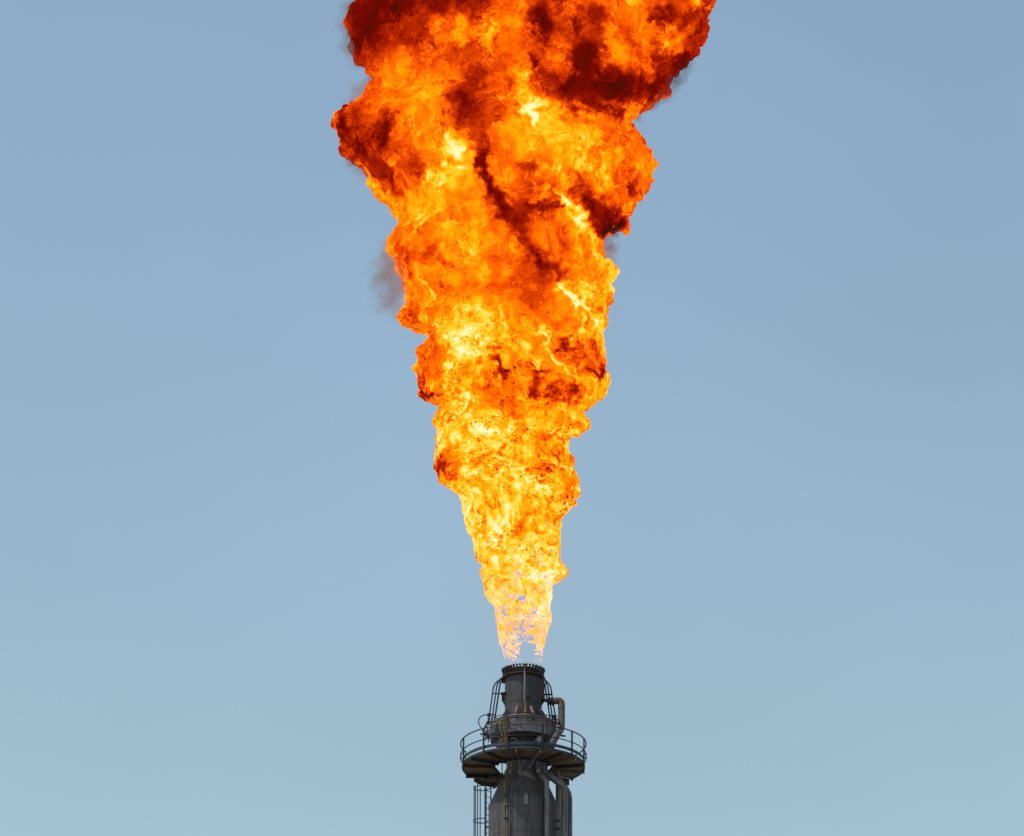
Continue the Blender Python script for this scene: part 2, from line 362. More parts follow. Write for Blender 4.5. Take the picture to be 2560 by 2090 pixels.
# edge channels
sector_cut('edge_channel', -112, 130, RO + .003, RO + .03, ZP - .05, ZP + .055, M_BLUE, 120)
sector_cut('inner_channel', -112, 130, RI - .05, RI - .003, ZP - .12, ZP + .06, M_BLUE, 90)
sector_cut('toe_board', -108, 128, RO + .005, RO + .02, ZP + .14, ZP + .30, M_BLUE, 120)
# radial beams under the deck
for a, h, wd, mt in ((-84, .12, .08, M_RUST), (-60, .15, .09, M_BLUE), (-37, .12, .08, M_RUST), (-7, .2, .08, M_BRN), (16, .2, .08, M_BRN), (40, .12, .08, M_RUST), (58, .2, .1, M_BRN), (82, .14, .08, M_RUST), (105, .14, .08, M_BRN), (131, .30, .10, M_DARK)):
    m = MB(); m.beam(pol(RI - .1, a, ZP - h / 2 - .004), pol(RO - .02, a, ZP - h / 2 - .004), wd, h); m.build('deck_beam', mt, plat, smooth=False)
# knee braces down to the cone
for a, zl in ((-60, -.75), (-7, -.8), (16, -.42), (58, -.8), (105, -.7), (-112, -.6), (131, -.7), (-147, -.7), (180, -.5)):
    rr = RN + (RB - RN) * max(0, (ZN - (ZP + zl)) / (ZN - ZC))
    m = MB(); m.beam(pol(max(rr, RN) - .02, a, ZP + zl), pol(RI + .25, a, ZP - .2), .07, .12); m.build('knee_brace', M_DARK if abs(a) > 50 else M_BRN, plat, smooth=False)
# corrugated light panel seen in the deck
m = MB()
for k in range(6):
    a = -27 + k * 2.2
    m.beam(pol(1.93, a, ZP - .03), pol(2.33, a, ZP - .03), .03, .02)
m.build('grating_panel', M_PALE, plat, smooth=False)
# railing
RR = 157 / PXM; ZR = Z(1780 + 450 / 5.6); ZM = ZR - (155 / 5.6) / 50.5
rail_a0, rail_a1 = -113, 205
for zz, tr, nm in ((ZR, .032, 'top_rail'), (ZM, .026, 'mid_rail')):
    m = MB(); m.ring(RR, zz, tr, rail_a0, rail_a1, 140); m.build(nm, M_RUST if nm == 'top_rail' else M_RAIL, plat)
for a in (-72, -39, -15, 17.5, 50, 74, 105, 128):
    m = MB(); m.beam(pol(RR, a, ZP - .1), pol(RR, a, ZR - .01), .075, .055, pol(1, a, 0)); m.build('railing_post', M_RAIL, plat, smooth=False)
for a in (146, 172, 200, -112):
    m = MB(); m.tube([pol(RR, a, ZP + .0), pol(RR, a, ZR - .01)], .025, 8); m.build('railing_post', M_RAIL, plat)
# rail ends looping down at the sides
for a in (-94, 96):
    m = MB(); m.ring(RR + .01, ZP + .42, .024, a - 40 if a < 0 else a - 22, a + 22 if a < 0 else a + 40, 40); m.build('lower_rail', M_RAIL, plat)

# ladder with cage
lad = empty('ladder', '', ''); del lad['label']; del lad['category']; lad.parent = stack
LA = -125.5; LR = 2.05; tan = Vector((math.cos(math.radians(LA)), math.sin(math.radians(LA)), 0)); outw = pol(1, LA, 0)
base = pol(LR, LA, 0); ZL0 = ZP - 22; ZL1 = ZP + 1.15
for s_ in (-1, 1):
    m = MB(); q = base + tan * (.235 * s_); m.beam(q + Vector((0, 0, ZL0)), q + Vector((0, 0, ZL1)), .065, .03, outw); m.build('side_rail', M_RAIL, lad, smooth=False)
m = MB(); m.tube([tan * -.225, tan * .225], .016, 6); rung = m.build('rung', M_RAIL, lad); rung.location = base + Vector((0, 0, ZL0 + .2))
k = 1
while ZL0 + .2 + k * .3 < ZP + .8:
    copy_part(rung, lad, 0, base + Vector((0, 0, ZL0 + .2 + k * .3))); k += 1
ZH1 = Z(1780 + 935 / 5.6) ; ZH2 = Z(1780 + 1395 / 5.6)
hoop_step = ZH1 - ZH2; CR = .37; cc = base + outw * .38
arc = []
for k in range(25):
    th = math.radians(-130 + 260 * k / 24)
    arc.append(outw * (CR * math.cos(th)) + tan * (CR * math.sin(th)))
arc = [tan * -.235 - outw * .38] + arc + [tan * .235 - outw * .38]
m = MB(); m.tube(arc, .024, 6); hoop = m.build('cage_hoop', M_RAIL, lad); hoop.location = cc + Vector((0, 0, ZH1))
for k in range(1, 10): copy_part(hoop, lad, 0, cc + Vector((0, 0, ZH1 - k * hoop_step)))
for th in (-95, -45, 0, 45, 95):
    q = math.radians(th); p_ = cc + outw * ((CR - .02) * math.cos(q)) + tan * ((CR - .02) * math.sin(q))
    m = MB(); m.beam(p_ + Vector((0, 0, ZL0 + 2)), p_ + Vector((0, 0, ZH1 + .12)), .05, .02, outw); m.build('cage_bar', M_RAIL, lad, smooth=False)
for k in range(7):
    zz = Z(1780 + 1530 / 5.6) - k * 3.0; 
    m = MB()
    for s_ in (-1, 1): m.beam(pol(RB - .02, LA, zz) + tan * (.235 * s_), base + tan * (.235 * s_) + Vector((0, 0, zz)), .04, .08)
    m.build('standoff', M_RAIL, lad, smooth=False)

# pipes down the body
def pipe(name, pts, r, mat, rad=.3, n=16, label=None):
    last = pts[-1]; P_ = [P3(*p) for p in pts]
    e = Vector(P_[-1]); P_.append(Vector((e.x, e.y, .4)))
    m = MB(); m.tube(smooth_path(P_, n=2, rad=rad), r, n); return m.build(name, mat, stack, label)
pa = pipe('drain_pipe', [(1210, 560, -1.0), (1210, 840, -1.0), (1328, 965, -1.42), (1330, 1730, -1.42)], .115, M_CLAD, .07, label='slim grey pipe bending out over the front of the stack')
pb = pipe('process_pipe', [(1290, 640, -.62), (1292, 830, -.62), (1560, 1040, -.75), (1575, 1080, -.75), (1575, 1730, -.75)], .17, M_CLAD, .1, label='thick clad pipe bending out to the right of the stack')
pc_ = pipe('process_pipe', [(1440, 760, .1), (1520, 960, .2), (1655, 1130, .35), (1655, 1730, .35)], .10, M_CLAD, .3)
pd = pipe('clad_duct', [(1488, 1020, .95), (1488, 1730, .95)], .13, M_TAN)
for pp, X, Y0, y, r in ((pa, 1330, 1190, -1.42, .10), (pa, 1330, 1500, -1.42, .10), (pb, 1575, 1240, -.75, .165), (pb, 1575, 1520, -.75, .165), (pb, 1575, 1090, -.75, .165), (pc_, 1655, 1300, .35, .10), (pc_, 1655, 1560, .35, .10)):
    q = Vector(P3(X, Y0, y)); m = MB(); m.tube([q + Vector((0, 0, -.015)), q + Vector((0, 0, .015))], r + .008, 18); m.build('cladding_band', M_CLAD, pp)
m = MB(); m.tube([P3(1242, 895, -1.12), P3(1316, 950, -1.38)], .112, 14); m.build('rust_band', M_PINK, pa)
for Y in (1500, 1610):
    q = Vector(P3(1490, Y + 20, -.75)); m = MB(); m.beam(pol(RB - .05, 62, q.z), q + Vector((.1, 0, 0)), .1, .1); m.build('pipe_support', M_DARK, stack, smooth=False)
yc = -1.55
pipe('yellow_conduit', [(800, 600, -.95), (800, 830, -.95), (735, 965, -1.35), (735, 1730, yc)], .032, M_YEL, .2, 8)
m = MB(); m.tube(smooth_path([P3(790, 640, -.98), P3(788, 850, -.98), P3(748, 980, -1.38), P3(745, 1300, -1.54)], rad=.2), .02, 6); m.build('yellow_conduit', M_YEL, stack)
pipe('grey_conduit', [(862, 620, -.9), (866, 850, -.9), (815, 1190, -1.5), (802, 1300, -1.60), (802, 1730, -1.60)], .02, M_CLAD, .2, 6)
pipe('grey_conduit', [(845, 620, -.86), (845, 860, -.86), (782, 1190, -1.5), (780, 1730, -1.58)], .03, M_SHELL, .2, 6)
pipe('grey_conduit', [(826, 640, -.86), (822, 880, -.9), (765, 1190, -1.5), (762, 1730, -1.57)], .022, M_CLAD, .2, 6)
for X, Y in ((778, 1310), (752, 1485), (745, 1160)):
    q = Vector(P3(X, Y, -1.6)); m = MB(); m.beam(q + Vector((-.09, 0, 0)), q + Vector((.09, 0, 0)), .06, .07); m.build('conduit_clamp', M_DARK, stack, smooth=False)

# ------------------------------------------------------------------ noise in numpy
_G = np.array([[1, 1, 0], [-1, 1, 0], [1, -1, 0], [-1, -1, 0], [1, 0, 1], [-1, 0, 1], [1, 0, -1], [-1, 0, -1], [0, 1, 1], [0, -1, 1], [0, 1, -1], [0, -1, -1], [1, 1, 0], [-1, 1, 0], [0, -1, 1], [0, -1, -1]], np.float32)
_PERM = np.random.RandomState(11).permutation(256).astype(np.int32); _PERM = np.concatenate([_PERM] * 3)
def perlin(p, seed=0):
    p = p.astype(np.float32) + np.float32(seed * 17.37)
    i = np.floor(p).astype(np.int32); f = p - i; i &= 255
    u = f * f * f * (f * (f * 6 - 15) + 10)
    def gr(dx, dy, dz):
        h = _PERM[_PERM[_PERM[(i[:, 0] + dx) & 255] + ((i[:, 1] + dy) & 255)] + ((i[:, 2] + dz) & 255)] & 15
        g_ = _G[h]; return g_[:, 0] * (f[:, 0] - dx) + g_[:, 1] * (f[:, 1] - dy) + g_[:, 2] * (f[:, 2] - dz)
    lerp = lambda a, b, t_: a + (b - a) * t_
    x00 = lerp(gr(0, 0, 0), gr(1, 0, 0), u[:, 0]); x10 = lerp(gr(0, 1, 0), gr(1, 1, 0), u[:, 0])
    x01 = lerp(gr(0, 0, 1), gr(1, 0, 1), u[:, 0]); x11 = lerp(gr(0, 1, 1), gr(1, 1, 1), u[:, 0])
    return lerp(lerp(x00, x10, u[:, 1]), lerp(x01, x11, u[:, 1]), u[:, 2])
def fbm(p, oct_=4, seed=0, gain=.5):
    s = 0; a = 1; n = 0
    for k in range(oct_):
        s = s + a * perlin(p * (2.03 ** k), seed + k); n += a; a *= gain
    return s / n
def billow(p, oct_=3, seed=0, gain=.5):
    s = 0; a = 1; n = 0
    for k in range(oct_):
        s = s + a * np.abs(perlin(p * (2.03 ** k), seed + k)); n += a; a *= gain
    return s / n
def vec_noise(p, oct_, seed):
    return np.stack([fbm(p, oct_, seed), fbm(p, oct_, seed + 20), fbm(p, oct_, seed + 40)], 1)
def smst(a, b, x):
    t_ = np.clip((x - a) / (b - a), 0, 1); return t_ * t_ * (3 - 2 * t_)

# ------------------------------------------------------------------ the flame
# outline of the fire read off the photograph, (row, left, right) in photo pixels, made solid at the stack's own distance
LEFT = [(1668, 1262), (1634, 1256), (1604, 1248), (1556, 1241), (1518, 1233), (1484, 1215), (1443, 1205), (1410, 1203), (1387, 1188), (1357, 1181), (1338, 1177), (1320, 1166), (1260, 1151), (1238, 1148),
        (1218, 1117), (1190, 1096), (1160, 1086), (1140, 1092), (1104, 1096), (1070, 1090), (1033, 1088), (1008, 1098), (1000, 1074), (988, 1064), (952, 1047), (922, 1040), (881, 1045), (841, 1066), (828, 1066), (818, 1024),
        (792, 999), (768, 1012), (755, 1020), (690, 1001), (645, 985), (630, 970), (589, 977), (560, 994), (550, 997), (533, 980), (508, 974), (492, 943), (460, 926), (424, 912), (405, 885), (387, 863), (331, 848), (302, 839),
        (275, 858), (259, 890), (213, 930), (185, 950), (172, 952), (165, 912), (150, 890), (116, 877), (70, 868), (48, 868), (20, 880), (0, 888), (-80, 880), (-160, 930), (-230, 1010)]
RGHT = [(1668, 1350), (1645, 1357), (1604, 1365), (1548, 1376), (1500, 1378), (1462, 1384), (1450, 1396), (1432, 1412), (1415, 1408), (1395, 1402), (1350, 1400), (1293, 1406), (1260, 1436), (1200, 1448), (1173, 1436), (1122, 1423),
        (1086, 1432), (1078, 1456), (1061, 1470), (1040, 1464), (1026, 1462), (1008, 1491), (978, 1511), (942, 1518), (927, 1511), (864, 1509), (831, 1500), (800, 1513), (785, 1518), (745, 1528), (715, 1526), (690, 1536), (673, 1538),
        (645, 1515), (620, 1512), (592, 1516), (581, 1522), (572, 1545), (557, 1558), (530, 1576), (497, 1598), (458, 1618), (434, 1628), (411, 1636), (363, 1614), (325, 1590), (302, 1578), (280, 1578), (268, 1600), (256, 1635),
        (222, 1658), (195, 1680), (169, 1709), (121, 1746), (80, 1768), (36, 1768), (19, 1783), (0, 1784), (-80, 1800), (-160, 1780), (-230, 1690)]
def trace(pl):
    q = np.array([P(x, y) for y, x in pl]); o = np.argsort(q[:, 2]); return q[o, 2], q[o, 0]
LZ, LX = trace(LEFT); RZ, RX = trace(RGHT)
EZ = np.linspace(min(LZ.min(), RZ.min()), max(LZ.max(), RZ.max()), 700)
kb = np.hanning(57); kb /= kb.sum()
crisp = lambda v: v + .55 * (v - np.convolve(np.pad(v, 28, 'edge'), kb, 'valid'))                 # meshing rounds the notches off again
l_, r_ = crisp(np.interp(EZ, LZ, LX)), crisp(np.interp(EZ, RZ, RX)); EC = (l_ + r_) / 2; EW = (r_ - l_) / 2
kk = np.hanning(41); kk /= kk.sum(); ES = np.convolve(np.pad(EW, 20, 'edge'), kk, 'valid')        # depth follows the slower swell
# puffs and tongues that stand out of the column: (x, y, radius, depth) in photo pixels / metres
PUFF = [(1300, 520, 150, -3.0), (1460, 470, 110, -2.6), (1180, 300, 150, -3.2), (1500, 180, 150, -3.6), (1050, 120, 150, -3), (1130, 640, 120, -2.6), (1350, 800, 110, -2.4), (1180, 860, 90, -2.1), (1380, 940, 90, -2.0), (1240, 1080, 80, -1.8),
        (1405, 1432, 13, 0), (1024, 800, 22, 0), (1016, 788, 18, 0), (1072, 978, 20, 0), (1062, 955, 20, 0), (1080, 992, 13, 0), (1106, 1192, 16, 0), (1462, 1064, 14, 0), (928, 148, 26, 0), (1560, 566, 20, 0), (1655, 228, 24, 0), (1660, 90, 90, -1.5), (930, 330, 60, -1.2), (1560, 400, 60, -1.2)]
PC = np.array([P(x, y, d) for x, y, r, d in PUFF]); PR = np.array([r / PXM for x, y, r, d in PUFF])
DEPTH = .86
def field(p):
    z = p[:, 2] - .39 * p[:, 1]; wz = np.interp(z, EZ, EW)      # the billows lean: their rims rise towards the back
    cz = np.interp(z, EZ, EC); ws = np.interp(z, EZ, ES)
    d = wz - np.sqrt((p[:, 0] - cz) ** 2 + (p[:, 1] * wz / (ws * DEPTH)) ** 2)
    lo, hi = EZ.min(), EZ.max()
    d = np.minimum(d, np.minimum(z - lo, hi - z))
    for c_, r_ in zip(PC, PR):
        if c_[2] + r_ + .4 < p[:, 2].min() or c_[2] - r_ - .4 > p[:, 2].max(): continue
        k_ = .25; m_ = np.nonzero(np.abs(p - c_).max(1) < r_ + .4)[0]
        if not len(m_): continue
        s_ = r_ - np.sqrt(((p[m_] - c_) ** 2).sum(1)); dm_ = d[m_]
        h = np.clip(.5 + .5 * (s_ - dm_) / k_, 0, 1); d[m_] = dm_ * (1 - h) + s_ * h + k_ * h * (1 - h)
    # slow billows; gentle near the narrow root
    m_ = np.nonzero(np.abs(d) < 1.3)[0]; q = p[m_]
    amp = np.clip(wz[m_] / 4, .12, 1.2) * (.25 + .75 * smst(.15, .8, np.abs(q[:, 1]) / ws[m_]))
    d[m_] += amp * .55 * (billow(q * .42, 2, 3) - .25) + amp * .30 * (billow(q * .95, 2, 9) - .25)
    return d
def surface_nets(f, org, h):
    nx, ny, nz_ = f.shape; ins = f > 0
    cnt = np.zeros((nx - 1, ny - 1, nz_ - 1), np.int8)
    for a in (0, 1):
        for b in (0, 1):
            for c_ in (0, 1): cnt += ins[a:nx - 1 + a, b:ny - 1 + b, c_:nz_ - 1 + c_]
    act = (cnt > 0) & (cnt < 8); idx = -np.ones(act.shape, np.int64); cells = np.argwhere(act); idx[act] = np.arange(len(cells))
    acc = np.zeros((len(cells), 3)); num = np.zeros(len(cells))
    cor = [(a, b, c_) for a in (0, 1) for b in (0, 1) for c_ in (0, 1)]
    for i, A in enumerate(cor):
        for B in cor[i + 1:]:
            if sum(abs(x - y) for x, y in zip(A, B)) != 1: continue
            fa = f[cells[:, 0] + A[0], cells[:, 1] + A[1], cells[:, 2] + A[2]]; fb = f[cells[:, 0] + B[0], cells[:, 1] + B[1], cells[:, 2] + B[2]]
            cr_ = (fa > 0) != (fb > 0); t_ = np.where(cr_, fa / np.where(cr_, fa - fb, 1), 0)[:, None]
            acc += np.where(cr_[:, None], np.array(A) + (np.array(B) - np.array(A)) * t_, 0); num += cr_
    V = org + h * (cells + acc / num[:, None]); Q = []
    for ax in range(3):
        o1, o2 = (ax + 1) % 3, (ax + 2) % 3
        sl0 = [slice(None)] * 3; sl1 = [slice(None)] * 3; sl0[ax] = slice(0, -1); sl1[ax] = slice(1, None)
        A, B = ins[tuple(sl0)], ins[tuple(sl1)]
        e = np.argwhere(A != B); 
        e = e[(e[:, o1] > 0) & (e[:, o2] > 0) & (e[:, o1] < f.shape[o1] - 1) & (e[:, o2] < f.shape[o2] - 1)]
        def ci(d1, d2):
            g_ = e.copy(); g_[:, o1] -= d1; g_[:, o2] -= d2; return idx[g_[:, 0], g_[:, 1], g_[:, 2]]
        q = np.stack([ci(1, 1), ci(0, 1), ci(0, 0), ci(1, 0)], 1)
        inn = A[e[:, 0], e[:, 1], e[:, 2]]; q[~inn] = q[~inn][:, ::-1]; Q.append(q)
    return V, np.concatenate(Q)

HS = .18
lo = np.array([-11., -8.0, EZ.min() - .5]); hi = np.array([12.5, 8.0, EZ.max() + .8])
dims = np.ceil((hi - lo) / HS).astype(int)
gx, gy, gz = [lo[k] + HS * np.arange(dims[k]) for k in range(3)]
F = np.empty(dims, np.float32)
for k0 in range(0, dims[2], 24):
    zz = gz[k0:k0 + 24]; X, Y, Zg = np.meshgrid(gx, gy, zz, indexing='ij')
    F[:, :, k0:k0 + 24] = field(np.stack([X.ravel(), Y.ravel(), Zg.ravel()], 1)).reshape(X.shape)
V, Q = surface_nets(F, lo, HS)

def mesh_np(name, V, Q):
    me = bpy.data.meshes.new(name); me.vertices.add(len(V)); me.vertices.foreach_set('co', np.asarray(V, np.float32).ravel())
    me.loops.add(Q.size); me.loops.foreach_set('vertex_index', Q.astype(np.int32).ravel())
    me.polygons.add(len(Q)); me.polygons.foreach_set('loop_start', np.arange(0, Q.size, 4, dtype=np.int32))
    me.update(calc_edges=True); me.validate(); return me
me0 = mesh_np('flame', V, Q); tmp = bpy.data.objects.new('flame_coarse', me0); COL.objects.link(tmp)
sm = tmp.modifiers.new('s', 'SUBSURF'); sm.levels = 2; sm.subdivision_type = 'CATMULL_CLARK'
dg = bpy.context.evaluated_depsgraph_get(); ev = tmp.evaluated_get(dg)
me = bpy.data.meshes.new_from_object(ev); bpy.data.objects.remove(tmp); bpy.data.meshes.remove(me0)
me.name = 'flame'
n = len(me.vertices); co = np.empty(n * 3, np.float32); me.vertices.foreach_get('co', co); co = co.reshape(-1, 3)
no = np.empty(n * 3, np.float32); me.vertex_normals.foreach_get('vector', no); no = no.reshape(-1, 3)
wz = np.interp(co[:, 2], EZ, EW)
W1 = vec_noise(co * .9, 2, 60)
# cauliflower relief
q = co + W1 * .35
b1 = billow(q * 1.15, 1, 71); b2 = billow(q * 2.3, 1, 75); b3 = billow(q * 4.7, 1, 78)
k_ = np.clip(wz / 3.5, .35, 1.0)
disp = k_ * (.38 * (b1 - .22) + .26 * (b2 - .22) + .07 * (b3 - .22))
P1 = co + no * disp[:, None]
me.vertices.foreach_set('co', P1.astype(np.float32).ravel())

# hot and sooty pockets in the skin of the fire: (x, y, half width, half height in photo pixels, turn in degrees, change of heat)
POCK = [(1000, 40, 150, 80, 10, -.40), (925, 100, 75, 95, 0, -.22), (920, 30, 60, 60, 0, -.2), (1130, 15, 130, 45, 0, -.30), (1190, 30, 30, 30, 0, .08), (1360, 68, 48, 62, 0, -.36), (1470, 72, 52, 58, 0, -.25),
        (1492, 175, 62, 105, 0, -.38), (1465, 225, 120, 60, 0, -.34), (1590, 245, 120, 44, -25, -.30), (1478, 280, 50, 40, 0, -.2), (1685, 45, 52, 60, 0, -.30), (1750, 70, 36, 60, 10, -.26), (1690, 180, 70, 40, -30, -.14), (1765, 110, 30, 90, 10, -.2),
        (1655, 195, 60, 30, -30, -.15), (1180, 245, 60, 78, -20, -.36), (1230, 290, 60, 40, 30, -.22), (1230, 205, 70, 40, -25, -.18), (1330, 160, 40, 60, -10, -.12), (1340, 230, 40, 60, -20, -.18), (1110, 90, 60, 60, 0, -.06),
        (900, 335, 75, 85, 0, -.20), (962, 372, 42, 60, 15, -.22), (850, 312, 28, 42, 0, -.25), (885, 400, 60, 26, 25, -.2), (965, 435, 60, 36, 35, -.26), (950, 200, 30, 60, 20, -.16), (930, 255, 30, 40, 20, -.1),
        (1260, 430, 18, 30, 0, -.1),
        (1340, 450, 70, 30, -5, -.10),         (1440, 450, 26, 50, -15, -.22), (1592, 470, 30, 55, 10, -.16), (1610, 400, 30, 30, 0, -.08), (1540, 300, 24, 40, 0, -.2), (1555, 365, 20, 40, 15, -.14),
        (1310, 720, 80, 100, -20, -.15), (1340, 745, 52, 50, 0, -.10), (1240, 866, 17, 24, 20, -.24), (1246, 922, 40, 17, 32, -.32), (1215, 900, 16, 16, 0, -.2), (1415, 862, 34, 17, 10, -.26), (1470, 892, 52, 40, 0, -.20),
        (1490, 928, 44, 14, -8, -.26), (1345, 972, 24, 26, 0, -.22), (1432, 965, 12, 22, -20, -.2), (1380, 800, 26, 22, 0, -.2), (1425, 815, 30, 24, 30, -.12), (1310, 960, 70, 40, 0, -.07),
        (1080, 890, 42, 76, -5, -.14), (1075, 990, 22, 18, 0, -.22), (1056, 955, 12, 24, 0, -.2), (1035, 792, 40, 30, 0, -.14), (1012, 725, 18, 60, -10, -.16), (1060, 640, 110, 30, 5, -.13), (1220, 632, 44, 42, 0, -.12),
        (1120, 1172, 28, 46, 0, -.15), (1094, 1172, 12, 32, 0, -.22), (1262, 1130, 10, 18, 10, -.45), (1281, 1105, 9, 5, -30, -.4), (1400, 1160, 9, 26, -40, -.45), (1408, 1150, 22, 34, -30, -.12),
        (1355, 1140, 26, 32, 0, -.2), (1350, 1090, 20, 30, 0, -.1), (1356, 1258, 18, 18, 0, -.32), (1236, 1256, 8, 14, 0, -.22), (1308, 1320, 22, 38, 0, -.22), (1110, 1018, 22, 30, 0, -.2), (1210, 948, 20, 14, 20, -.22), (1130, 975, 18, 20, 0, -.2),
        (1300, 1030, 26, 24, 30, -.14), (1205, 1090, 16, 14, 0, -.2), (1450, 1050, 22, 40, -20, -.16), (1470, 1065, 10, 14, 0, -.2), (1215, 735, 60, 30, 10, -.03), (1125, 750, 16, 14, 0, -.15),
        (1165, 852, 72, 46, 20, .12), (1150, 872, 34, 26, 0, .14), (1185, 820, 30, 20, 0, .1), (1132, 450, 50, 28, 0, .2), (1128, 352, 42, 30, 20, .22), (1155, 378, 22, 34, 10, .18), (1330, 262, 42, 24, -20, .28), (1340, 302, 15, 32, 0, .24),
        (1250, 330, 60, 40, 0, .03), (1455, 385, 11, 40, 14, .24), (1472, 415, 13, 24, 10, .16), (1440, 340, 20, 30, 10, .14), (1500, 440, 14, 26, 0, .14), (1385, 698, 14, 36, -42, .30), (1440, 752, 14, 48, -50, .28), (1482, 792, 12, 40, -50, .18),
        (1352, 832, 12, 26, 0, .22), (1386, 890, 12, 32, -40, .22), (1420, 932, 9, 40, -40, .2), (1366, 1085, 24, 26, 0, .24), (1417, 1092, 16, 28, 0, .24), (1175, 1172, 26, 26, 0, .2), (1125, 1095, 20, 26, 20, .18), (1150, 650, 60, 46, 0, .06),
        (1200, 690, 16, 50, 0, .14), (1212, 792, 18, 34, -30, .18), (1195, 762, 20, 26, -20, .14), (1130, 700, 50, 50, 0, .08), (1080, 560, 66, 50, 0, .06), (1155, 110, 24, 18, 0, .16), (1245, 60, 56, 36, 0, .12), (1120, 250, 40, 60, 0, .10), (1050, 290, 60, 60, 0, .06),
        (1560, 60, 60, 60, 0, .12), (1660, 115, 26, 26, 0, .14), (1590, 30, 40, 40, 0, .1), (1730, 15, 26, 30, 0, .18), (1560, 105, 50, 30, 0, .06), (1120, 920, 30, 20, 0, .16), (1110, 940, 20, 30, 0, .16), (1225, 1075, 40, 26, 0, .12), (1330, 1190, 26, 20, 0, .12),
        (1240, 1300, 30, 20, 0, .12), (1350, 1350, 30, 30, 0, .12), (1230, 1330, 20, 20, 0, .12), (1365, 1430, 30, 40, 0, .12), (1250, 1480, 20, 30, 0, .10)]
